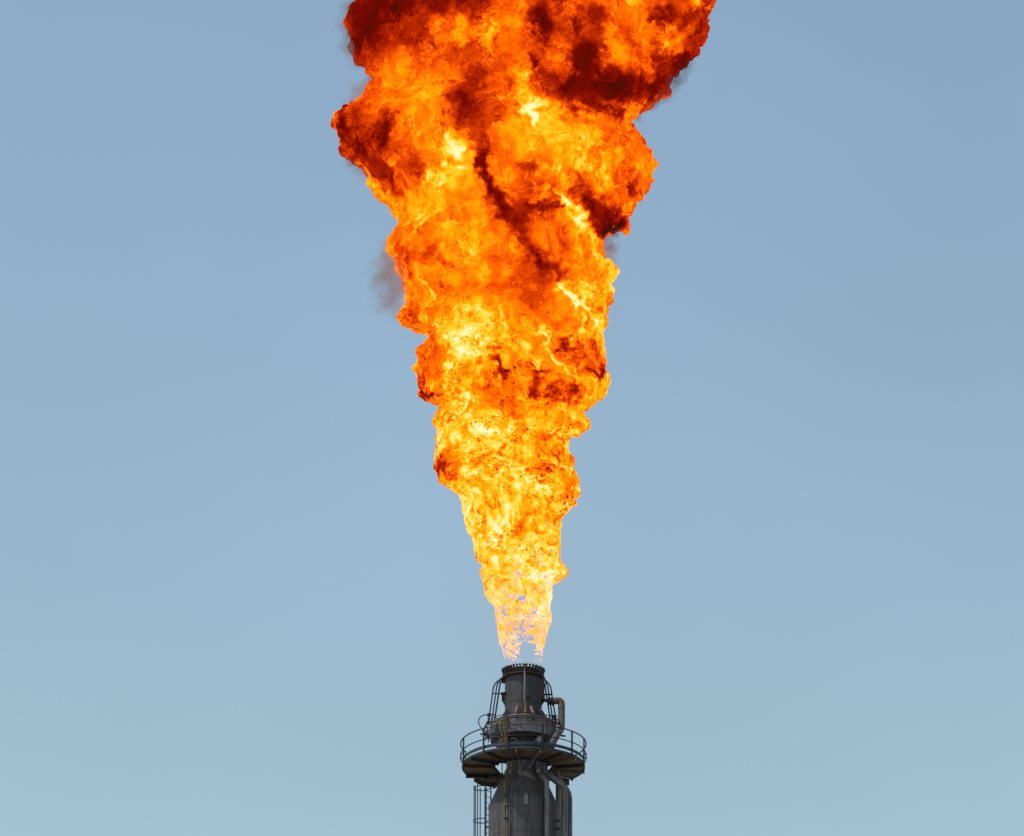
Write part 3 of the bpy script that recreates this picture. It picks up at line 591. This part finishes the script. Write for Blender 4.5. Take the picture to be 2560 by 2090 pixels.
# level pockets of the upper fire: (x, y, half width, half height, turn, level, weight, softness)
LEV = [(1330, 905, 92, 88, 0, .61, .7, .4), (1478, 890, 38, 50, 0, .55, .7, .4), (1490, 935, 38, 13, -8, .34, .85, .4), (1078, 890, 32, 66, -5, .58, .8, .4), (1074, 984, 18, 15, 0, .36, .85, .4), (1052, 955, 10, 24, 0, .4, .8, .4), (1118, 1168, 28, 46, 0, .6, .8, .4), (1098, 1168, 12, 26, 0, .42, .8, .4),
       (1032, 792, 36, 30, 0, .52, .8, .4), (1070, 640, 105, 28, 5, .57, .7, .5), (1000, 640, 14, 60, -8, .45, .7, .4), (1408, 985, 50, 18, -12, .38, .85, .6), (1345, 970, 20, 22, 0, .44, .85, .4), (1252, 925, 36, 14, 32, .36, .9, .4), (1240, 868, 14, 20, 20, .42, .8, .4), (1413, 862, 30, 15, 10, .38, .85, .4),
       (1310, 700, 70, 80, -20, .54, .7, .5), (1165, 855, 62, 38, 20, .91, .7, .7), (1400, 700, 15, 34, -42, .96, .8, .5), (1448, 755, 14, 46, -50, .93, .8, .5), (1492, 790, 10, 30, -50, .88, .7, .5), (1388, 890, 9, 34, -42, .86, .7, .5), (1425, 935, 7, 34, -40, .84, .6, .5), (1355, 832, 10, 26, 0, .92, .7, .4),
       (868, 330, 34, 66, 0, .25, .8, .5), (885, 90, 40, 90, 0, .2, .8, .5), (1755, 90, 34, 90, 15, .36, .7, .5), (1700, 165, 40, 40, -35, .2, .85, .5), (1640, 235, 50, 26, -25, .24, .8, .5), (960, 55, 125, 80, 5, .25, .85, .6), (1500, 195, 120, 72, -10, .20, .85, .5), (1450, 90, 50, 70, 0, .27, .7, .5), (1690, 150, 60, 60, -35, .30, .7, .5), (1175, 250, 80, 70, -20, .33, .7, .6), (915, 345, 75, 80, 0, .34, .7, .5),
       (1320, 535, 84, 118, -28, .37, .9, .5), (1370, 650, 60, 60, -20, .42, .75, .5), (1500, 500, 66, 66, 30, .36, .7, .5), (1340, 440, 80, 50, 0, .5, .7, .5), (990, 15, 100, 34, 0, .20, .95, .5), (955, 58, 60, 40, 20, .27, .9, .4), (920, 80, 46, 62, 0, .16, .9, .4), (905, 25, 40, 50, 0, .2, .8, .4), (935, 145, 55, 30, 0, .33, .8, .5), (1025, 55, 44, 34, -20, .42, .7, .5),
       (1130, 12, 70, 34, 0, .25, .9, .4), (1190, 28, 44, 24, -25, .34, .8, .4), (1110, 75, 30, 50, 20, .55, .6, .5), (1155, 92, 18, 18, 0, .86, .8, .6), (1215, 66, 90, 26, -8, .69, .9, .5), (1255, 120, 70, 30, -10, .5, .8, .5), (1300, 40, 40, 40, 0, .62, .6, .5),
       (1062, 130, 50, 26, 0, .64, .7, .5), (1020, 190, 40, 36, 0, .47, .6, .5), (1215, 190, 66, 46, -20, .42, .8, .5), (1190, 195, 24, 30, 20, .33, .8, .4), (1152, 262, 42, 50, -25, .20, .95, .35), (1140, 222, 30, 14, 0, .34, .8, .4), (1180, 300, 26, 34, -20, .36, .8, .5), (1235, 285, 34, 30, 20, .40, .7, .5),
       (1070, 250, 56, 80, -8, .68, .85, .5), (985, 255, 44, 46, 0, .56, .7, .5), (900, 330, 62, 60, 0, .43, .85, .5), (953, 345, 22, 62, 10, .25, .9, .4), (905, 395, 60, 18, 15, .26, .85, .4), (852, 310, 16, 44, -8, .16, .95, .4), (875, 350, 14, 40, -20, .2, .8, .4),
       (1362, 62, 38, 50, 5, .19, .95, .4), (1478, 56, 62, 42, 0, .31, .9, .3), (1440, 60, 14, 34, 0, .2, .8, .4), (1490, 30, 30, 14, 0, .2, .7, .4), (1482, 115, 30, 26, 0, .17, .95, .35), (1478, 172, 54, 46, -10, .15, .95, .4), (1430, 210, 44, 30, 0, .2, .9, .4), (1530, 215, 90, 34, 6, .15, .95, .35), (1475, 255, 34, 32, 0, .22, .9, .4), (1610, 225, 54, 30, -20, .27, .9, .4),
       (1655, 40, 32, 36, -20, .24, .9, .35), (1730, 50, 30, 22, -20, .3, .9, .3), (1700, 85, 16, 40, 30, .3, .8, .4), (1672, 182, 46, 40, -35, .24, .9, .4), (1705, 160, 22, 40, 35, .14, .9, .4), (1765, 75, 18, 50, 10, .3, .8, .4), (1745, 120, 16, 50, 20, .3, .7, .4), (1640, 215, 30, 20, -30, .16, .8, .4),
       (1590, 110, 60, 46, -15, .6, .85, .5), (1560, 40, 50, 46, 0, .6, .8, .5), (1600, 35, 22, 36, -30, .7, .8, .5), (1662, 112, 16, 16, 0, .72, .8, .5), (1745, 12, 20, 22, 0, .74, .8, .5), (1530, 130, 30, 34, 0, .6, .7, .5), (1600, 160, 44, 20, 0, .5, .7, .5), (1700, 120, 30, 20, -30, .5, .7, .5),
       (1385, 130, 40, 36, 0, .48, .85, .5), (1370, 205, 40, 36, -20, .33, .85, .5), (1340, 160, 12, 30, -10, .25, .8, .4), (1405, 165, 24, 18, 0, .56, .7, .5), (1310, 200, 18, 50, -8, .74, .85, .5), (1330, 265, 38, 18, -20, .98, .95, .5), (1340, 300, 13, 28, 0, .98, .9, .5), (1400, 265, 26, 24, 0, .62, .7, .5),
       (1500, 290, 24, 20, 0, .64, .8, .4), (1542, 295, 12, 26, -8, .3, .9, .4), (1415, 330, 60, 50, 0, .76, .8, .5), (1300, 340, 40, 30, 0, .60, .7, .5), (1580, 350, 40, 50, -15, .62, .85, .4), (1540, 370, 16, 44, 12, .44, .7, .4), (1565, 325, 26, 10, -20, .42, .7, .4),
       (1128, 358, 34, 24, 15, .92, .9, .5), (1152, 375, 14, 24, 10, .92, .9, .5), (1060, 350, 50, 30, 0, .60, .8, .5), (1010, 405, 44, 26, 10, .52, .8, .5), (1130, 448, 46, 20, 0, .9, .9, .5), (1205, 345, 26, 40, 12, .30, .9, .4), (1208, 390, 16, 30, 0, .2, .9, .4), (1250, 370, 30, 40, 0, .50, .7, .5), (1270, 420, 26, 26, 0, .62, .7, .5), (1320, 410, 18, 12, 0, .33, .8, .4),
       (960, 432, 44, 26, 40, .22, .9, .35), (985, 470, 40, 18, 20, .38, .8, .4), (1045, 425, 20, 30, 0, .44, .6, .5), (1219, 435, 13, 66, 0, .17, .95, .5), (1240, 497, 16, 56, -33, .17, .9, .6), (1281, 545, 16, 34, -38, .26, .8, .7), (1312, 588, 24, 38, -40, .2, .9, .6), (1340, 622, 30, 34, -40, .3, .8, .7), (1356, 650, 17, 24, -10, .2, .9, .6), (1382, 670, 28, 28, -15, .28, .9, .6),
       (1330, 465, 62, 40, 0, .44, .8, .5), (1275, 455, 26, 40, 0, .56, .7, .5), (1345, 525, 56, 11, 4, .22, .9, .4), (1395, 520, 10, 16, 0, .2, .8, .4), (1310, 510, 26, 24, 0, .36, .6, .5), (1345, 572, 44, 26, 0, .47, .7, .5), (1385, 540, 12, 10, 0, .3, .6, .5),
       (1448, 455, 18, 30, 0, .33, .9, .4), (1470, 500, 34, 16, 30, .24, .9, .4), (1505, 535, 50, 32, 35, .2, .95, .4), (1530, 565, 34, 14, -12, .13, .95, .4), (1515, 470, 30, 28, 0, .58, .8, .5), (1590, 460, 14, 40, 8, .34, .8, .3), (1580, 530, 24, 22, -30, .70, .9, .4), (1600, 420, 20, 40, 0, .62, .7, .4),
       (1415, 505, 12, 42, -42, .96, .95, .5), (1445, 545, 18, 34, -35, .84, .9, .5), (1400, 440, 18, 40, -25, .76, .8, .5), (1460, 400, 8, 30, 15, .92, .8, .5), (1475, 415, 10, 16, 0, .9, .8, .5), (1470, 350, 10, 22, 10, .86, .7, .5)]
KEY = [(0, .44), (300, .555), (450, .635), (600, .68), (700, .69), (900, .715), (1100, .76), (1300, .795), (1450, .83), (1560, .89), (1700, .90)]
kz = np.array([Z(a) for a, b in KEY]); kv = np.array([b for a, b in KEY])
heat = np.interp(P1[:, 2], kz[::-1], kv[::-1])
soot = np.zeros(n)
W2 = vec_noise(P1 * .75, 4, 110); W3 = vec_noise(P1 * 2.2, 3, 150)
PW = P1 + W2 * .9 + W3 * .5
front = smst(2.0, .3, P1[:, 1])
for x, y, rx, ry, rot, lv, wt, sf in LEV:
    zc = Z(y); wv = np.interp(zc, EZ, EW); cx = np.interp(zc, EZ, EC); xx = (x - 1308.5) / PXM
    c_ = P(x, y, -DEPTH * math.sqrt(max(.04, wv * wv - min(wv * wv, (xx - cx) ** 2)))); ax_ = (c_ - CAM) / np.linalg.norm(c_ - CAM)
    q_ = math.radians(rot); a1 = RIGHT * math.cos(q_) - UP * math.sin(q_); a2 = RIGHT * math.sin(q_) + UP * math.cos(q_)
    a1 = a1 - ax_ * (a1 @ ax_); a2 = a2 - ax_ * (a2 @ ax_)
    m_ = np.nonzero((np.abs(PW[:, 2] - c_[2]) < 1.6 * max(rx, ry) / PXM + 4) & (front > 0))[0]
    d_ = PW[m_] - c_
    e2 = np.sqrt(((d_ @ a1) / (rx / PXM)) ** 2 + ((d_ @ a2) / (ry / PXM)) ** 2)
    lv = lv - .03 if lv < .3 else lv + .01; sf += .18; sc_ = 1.22 if lv < .4 else 1.0; rx *= sc_; ry *= sc_
    k2 = front[m_] * wt * (1 - smst(1 - sf * 1.2, 1.05 + sf * .9, e2)); heat[m_] += (lv - heat[m_]) * k2
for side in (1, -1):
    for x, y, rx, ry, rot, dh in POCK:
        if side > 0 and y < 480: continue
        zc = Z(y); wv = np.interp(zc, EZ, EW); cx = np.interp(zc, EZ, EC); xx = (x - 1308.5) / PXM
        yy = -DEPTH * math.sqrt(max(.04, wv * wv - min(wv * wv, (xx - cx) ** 2)))
        c_ = P(x, y, yy); q_ = math.radians(rot)
        a1 = RIGHT * math.cos(q_) - UP * math.sin(q_); a2 = RIGHT * math.sin(q_) + UP * math.cos(q_)
        if side < 0: c_ = np.array([2 * cx - c_[0], -c_[1], c_[2]])
        rd = 1.2 + .6 * max(rx, ry) / PXM; m_ = np.nonzero(np.abs(PW[:, 2] - c_[2]) < 1.6 * max(rx, ry) / PXM + 4)[0]
        d_ = PW[m_] - c_
        if side > 0: rd = 60
        e2 = ((d_ @ a1) / (rx / PXM)) ** 2 + ((d_ @ a2) / (ry / PXM)) ** 2 + ((d_ @ FWD) / rd) ** 2
        heat[m_] += dh * (.6 * front[m_] if side > 0 else 1) * (1 - smst(.35, 1.3, np.sqrt(e2)))
# turbulence
hz = smst(Z(700), Z(1250), P1[:, 2])                       # 0 high up, 1 near the root (Z falls with the photo row)
q1 = P1 + 1.5 * vec_noise(P1 * .33, 3, 410)
q2 = q1 + .62 * vec_noise(q1 * np.array([1, 1, .85]) * .95, 3, 430)
q3 = q2 + .26 * vec_noise(q2 * 2.6, 3, 450)
T0 = fbm(q2 * .36, 3, 205, .5); T1 = fbm(q3 * .75, 5, 210, .55); T2 = fbm(q3 * 2.1, 5, 230, .62)
rid = 1 - np.abs(perlin(q3 * 2.3, 260)) * 3.2; rid = np.clip(rid, 0, 1) ** 2
rid2 = 1 - np.abs(perlin(q3 * 4.9 + W3 * .6, 263)) * 3.2; rid2 = np.clip(rid2, 0, 1) ** 2
web = .6 * rid + .4 * rid2
patch = smst(.02, .25, fbm(P1 * .8, 2, 280))               # patches of cellular, filament-webbed skin
calm = .5 + .5 * smst(.22, .55, heat)                     # soot-choked parts are softer
det = (.45 + .55 * patch + .6 * hz) * calm * np.interp(P1[:, 2], [Z(1600), Z(1450)], [.6, 1])
# overlapping billows: each its own temperature, folds between them hotter or sootier
srs = np.random.RandomState(5)
fz = srs.uniform(EZ.min(), EZ.max(), 520); fa = srs.uniform(0, 2 * PI, 520); fw = np.interp(fz, EZ, EW)
SD = np.stack([np.interp(fz, EZ, EC) + fw * np.sin(fa), -fw * DEPTH * np.cos(fa), fz], 1).astype(np.float32)
SD = np.concatenate([SD, SD[fz < Z(900)][:150] + srs.normal(0, .5, (len(SD[fz < Z(900)][:150]), 3)).astype(np.float32)])
qq = (P1 + .55 * (q1 - P1) + 1.25 * (q2 - q1) + 1.1 * (q3 - q2) + .25 * W3).astype(np.float32); F1 = np.empty(n, np.float32); F2 = np.empty(n, np.float32); FI = np.empty(n, np.int64)
sn = (SD ** 2).sum(1)
for k0 in range(0, n, 60000):
    c_ = qq[k0:k0 + 60000]; D = (c_ ** 2).sum(1)[:, None] - 2 * c_ @ SD.T + sn; r_ = np.arange(len(c_))
    a_ = D.argmin(1); F1[k0:k0 + 60000] = np.sqrt(np.maximum(D[r_, a_], 0)); FI[k0:k0 + 60000] = a_; D[r_, a_] = 1e9; F2[k0:k0 + 60000] = np.sqrt(np.maximum(D.min(1), 0))
edge = (1 - smst(0, .32, F2 - F1)) * smst(-.25, .3, T1); sgn = srs.choice([-1, -1, 1, 1, 0], len(SD)); off = srs.normal(0, .062, len(SD))
heat += (off[FI] * smst(-.12, .5, F2 - F1) + .10 * edge * sgn[FI]) * calm * np.interp(P1[:, 2], [Z(1500), Z(1200)], [.3, 1])
heat += (.14 * T0 + .28 * T1) * calm + .36 * T2 * det + (.10 + .12 * hz) * (web - .35) * (.35 + patch)
cz_ = np.clip(.25 - b1, -.25, .25); c2_ = np.clip(.25 - b2, -.25, .25)
heat += cz_ * (.16 * hz - .04 * (1 - hz)) + c2_ * .12 * hz
spk = smst(.08, .30, fbm(P1 * 7.5 + W3, 3, 300, .65)) * smst(.04, .26, fbm(P1 * 1.1, 2, 305)) * (.3 + .7 * hz)
rootz = np.interp(P1[:, 2], [Z(1580), Z(1420)], [.15, 1]); heat -= .46 * spk * rootz
heat = np.where(heat < .45, .45 + (heat - .45) * .85, heat); heat = np.maximum(heat, np.interp(P1[:, 2], [Z(1620), Z(1520), Z(1400)], [.80, .74, .03]))
# opacity: solid above, ragged and see-through at the root, with a few holes
HOLE = [(1297, 1496, 40, 14, 10, .34), (1262, 1530, 14, 22, 0, .34), (1285, 1352, 12, 34, 10, .36), (1292, 1430, 24, 30, 0, .34), (1308, 1600, 26, 60, 0, .2), (1305, 1560, 36, 18, 0, .16), (1360, 1460, 10, 12, 0, .25), (1275, 1380, 28, 8, 0, .25), (1320, 1640, 22, 26, 0, .3), (1262, 1133, 9, 16, 0, .12), (1335, 1530, 14, 16, 0, .2), (1345, 1400, 8, 14, 0, .2)]
AK = [(1150, 1.4), (1300, 1.06), (1420, .86), (1500, .72), (1560, .59), (1610, .46), (1640, .26), (1668, -.05)]
az = np.array([Z(a) for a, b in AK]); av = np.array([b for a, b in AK])
al = np.interp(P1[:, 2], az[::-1], av[::-1])
PA = P1 + W3 * .25
for x, y, rx, ry, rot, dh in HOLE:
    c_ = P(x, y, 0); q_ = math.radians(rot)
    a1 = RIGHT * math.cos(q_) - UP * math.sin(q_); a2 = RIGHT * math.sin(q_) + UP * math.cos(q_)
    d_ = PA - c_; e2 = ((d_ @ a1) / (rx / PXM)) ** 2 + ((d_ @ a2) / (ry / PXM)) ** 2 + ((d_ @ FWD) / 2.2) ** 2
    al -= 1.5 * dh * (1 - smst(.4, 1.3, np.sqrt(e2)))
PS = P1 * np.array([1, 1, .7])
an = fbm(q3 * np.array([1, 1, .75]) * 4.3, 4, 330, .72) * 1.8 + .5
alpha = smst(-.10, .20, al - an)
hi_ = smst(Z(1250), Z(1000), P1[:, 2])
alpha = np.maximum(alpha, hi_) * np.interp(P1[:, 2], [Z(1668), Z(1640), Z(1560), Z(1440)], [.65, .82, .95, 1])
for nm, arr in (('fire_detail', det), ('fire_heat', heat), ('fire_opacity', alpha)):
    at = me.attributes.new(nm, 'FLOAT', 'POINT'); at.data.foreach_set('value', arr.astype(np.float32))
for p_ in ('use_smooth',): me.polygons.foreach_set(p_, np.ones(len(me.polygons), bool))
fm = bpy.data.materials.new('burning_gas'); fm.use_nodes = True
t = fm.node_tree; N = t.nodes; L = t.links; N.remove(N['Principled BSDF'])
ah = N.new('ShaderNodeAttribute'); ah.attribute_name = 'fire_heat'; ao = N.new('ShaderNodeAttribute'); ao.attribute_name = 'fire_opacity'
tc = N.new('ShaderNodeTexCoord')
fn = N.new('ShaderNodeTexNoise'); fn.inputs['Scale'].default_value = 6.5; fn.inputs['Detail'].default_value = 6; fn.inputs['Roughness'].default_value = .72; fn.inputs['Distortion'].default_value = .6
L.new(tc.outputs['Object'], fn.inputs['Vector'])
ma = N.new('ShaderNodeMath'); ma.operation = 'MULTIPLY_ADD'; ma.inputs[1].default_value = .40; ma.inputs[2].default_value = -.20
L.new(fn.outputs['Fac'], ma.inputs[0])
ad_ = N.new('ShaderNodeAttribute'); ad_.attribute_name = 'fire_detail'
md = N.new('ShaderNodeMath'); md.operation = 'MULTIPLY'; L.new(ma.outputs[0], md.inputs[0]); L.new(ad_.outputs['Fac'], md.inputs[1]); ma = md
ad = N.new('ShaderNodeMath'); ad.operation = 'ADD'; L.new(ah.outputs['Fac'], ad.inputs[0]); L.new(ma.outputs[0], ad.inputs[1])
rp_ = N.new('ShaderNodeValToRGB'); cr = rp_.color_ramp; cr.interpolation = 'LINEAR'
ST = 3.0
stops = [(0.0, (.022, .006, .005)), (.12, (.065, .004, .002)), (.24, (.19, .003, 0)), (.36, (.46, .019, .0)), (.48, (.86, .072, .001)), (.58, (1.25, .165, .001)),
         (.68, (1.7, .32, .002)), (.76, (2.1, .48, .004)), (.84, (2.4, .66, .03)), (.92, (2.4, .84, .17)), (1.0, (2.6, .97, .52))]
for p_, c_ in stops[1:-1]: cr.elements.new(p_)
for p_, c_ in stops:
    e_ = min(cr.elements, key=lambda k: abs(k.position - p_)); e_.color = (c_[0] / ST, c_[1] / ST, c_[2] / ST, 1)
L.new(ad.outputs[0], rp_.inputs[0])
em = N.new('ShaderNodeEmission'); em.inputs['Strength'].default_value = ST; L.new(rp_.outputs[0], em.inputs['Color'])
tr = N.new('ShaderNodeBsdfTransparent'); mxs = N.new('ShaderNodeMixShader')
L.new(ao.outputs['Fac'], mxs.inputs[0]); L.new(tr.outputs[0], mxs.inputs[1]); L.new(em.outputs[0], mxs.inputs[2])
L.new(mxs.outputs[0], N['Material Output'].inputs['Surface'])
fm.cycles.emission_sampling = 'NONE'
me.materials.clear(); me.materials.append(fm)
flame = bpy.data.objects.new('flame', me); COL.objects.link(flame)
flame['label'] = 'huge billowing orange and yellow gas flame roaring up from the flare stack'; flame['category'] = 'flame'
print('flame verts', n)

# ------------------------------------------------------------------ smoke
def smoke(name, label, blobs, dens, col=(.48, .46, .44), seed=0, sc=1.3):
    m = MB(); bm_v = []
    cs = np.array([P(x, y, d) for x, y, r, d in blobs]); rs = np.array([r / PXM for x, y, r, d in blobs])
    lo = (cs - rs[:, None]).min(0) - .3; hi = (cs + rs[:, None]).max(0) + .3; h = max(.12, float(rs.max()) / 7)
    dm = np.ceil((hi - lo) / h).astype(int) + 1
    X, Y, Zg = np.meshgrid(*[lo[k] + h * np.arange(dm[k]) for k in range(3)], indexing='ij'); p = np.stack([X.ravel(), Y.ravel(), Zg.ravel()], 1)
    d = np.max([r_ - np.sqrt(((p - c_) ** 2).sum(1)) for c_, r_ in zip(cs, rs)], 0) + .25 * fbm(p * 1.1, 2, seed)
    V_, Q_ = surface_nets(d.reshape(X.shape).astype(np.float32), lo, h)
    me_ = mesh_np(name, V_, Q_); o = bpy.data.objects.new(name, me_); COL.objects.link(o)
    o['label'] = label; o['category'] = 'smoke'; o['group'] = 'smoke wisps round the flame'
    mt = bpy.data.materials.new('thin_smoke'); mt.use_nodes = True; t = mt.node_tree; N = t.nodes; L = t.links; N.remove(N['Principled BSDF'])
    pv = N.new('ShaderNodeVolumePrincipled'); pv.inputs['Color'].default_value = (*col, 1); pv.inputs['Anisotropy'].default_value = .2
    tc = N.new('ShaderNodeTexCoord'); nz = N.new('ShaderNodeTexNoise'); nz.inputs['Scale'].default_value = sc; nz.inputs['Detail'].default_value = 4; nz.inputs['Distortion'].default_value = .8
    L.new(tc.outputs['Object'], nz.inputs['Vector'])
    mr = N.new('ShaderNodeMapRange'); mr.inputs[1].default_value = .26; mr.inputs[2].default_value = .74; L.new(nz.outputs['Fac'], mr.inputs[0])
    # fades towards the outside of every puff
    wn = N.new('ShaderNodeTexNoise'); wn.inputs['Scale'].default_value = sc * .9; wn.inputs['Detail'].default_value = 3; L.new(tc.outputs['Object'], wn.inputs['Vector'])
    ws_ = N.new('ShaderNodeVectorMath'); ws_.operation = 'MULTIPLY_ADD'; L.new(wn.outputs['Color'], ws_.inputs[0]); wa = 2.2 * float(rs.mean())
    ws_.inputs[1].default_value = (wa,) * 3; ws_.inputs[2].default_value = (-wa / 2,) * 3
    wv = N.new('ShaderNodeVectorMath'); wv.operation = 'ADD'; L.new(tc.outputs['Object'], wv.inputs[0]); L.new(ws_.outputs[0], wv.inputs[1])
    prev = None
    for c_, r_ in zip(cs, rs):
        vm = N.new('ShaderNodeVectorMath'); vm.operation = 'DISTANCE'; vm.inputs[1].default_value = c_.tolist(); L.new(wv.outputs[0], vm.inputs[0])
        f_ = N.new('ShaderNodeMapRange'); f_.interpolation_type = 'SMOOTHSTEP'; f_.inputs[1].default_value = float(r_) * 1.0; f_.inputs[2].default_value = float(r_) * .2
        f_.inputs[3].default_value = 0; f_.inputs[4].default_value = 1; L.new(vm.outputs['Value'], f_.inputs[0])
        if prev is None: prev = f_.outputs[0]
        else:
            mx = N.new('ShaderNodeMath'); mx.operation = 'MAXIMUM'; L.new(prev, mx.inputs[0]); L.new(f_.outputs[0], mx.inputs[1]); prev = mx.outputs[0]
    m1 = N.new('ShaderNodeMath'); m1.operation = 'MULTIPLY'; L.new(mr.outputs[0], m1.inputs[0]); L.new(prev, m1.inputs[1])
    m2 = N.new('ShaderNodeMath'); m2.operation = 'MULTIPLY'; L.new(m1.outputs[0], m2.inputs[0]); m2.inputs[1].default_value = dens
    L.new(m2.outputs[0], pv.inputs['Density']); L.new(pv.outputs[0], N['Material Output'].inputs['Volume'])
    me_.materials.append(mt); return o
smoke('smoke_wisp', 'thin pale grey smoke puff drifting off the left edge halfway up the flame', [(985, 740, 70, -.8), (968, 690, 66, -.4), (975, 640, 60, -.3), (1005, 700, 80, -.5)], 1.3, seed=1)
smoke('smoke_wisp', 'grey brown smoke hugging the upper left corner of the flame', [(885, 60, 56, -.6), (882, 105, 52, -.8), (895, 130, 50, -1.0), (885, 20, 50, 0)], 1.8, seed=2)
smoke('smoke_wisp', 'dark smoke wisp in the notch above the left lobe of the flame', [(945, 200, 56, -.4), (915, 235, 50, -.3), (880, 270, 40, -.8)], 1.6, seed=3)
smoke('smoke_wisp', 'small dark smoke puff under the right lobe of the flame', [(1512, 650, 38, -.6), (1518, 615, 36, -.5), (1532, 585, 30, -.6)], 3.0, seed=4, sc=2)
smoke('smoke_wisp', 'dark smoke fringe under the upper right billow of the flame', [(1625, 235, 56, -.9), (1590, 265, 50, -1.0), (1670, 200, 56, -.6), (1705, 150, 50, -.3)], 1.8, seed=5)
smoke('smoke_wisp', 'smoke fringe below the left lobe of the flame', [(885, 395, 46, -.5), (912, 415, 46, -.4), (868, 365, 36, -.5)], 1.8, seed=6)
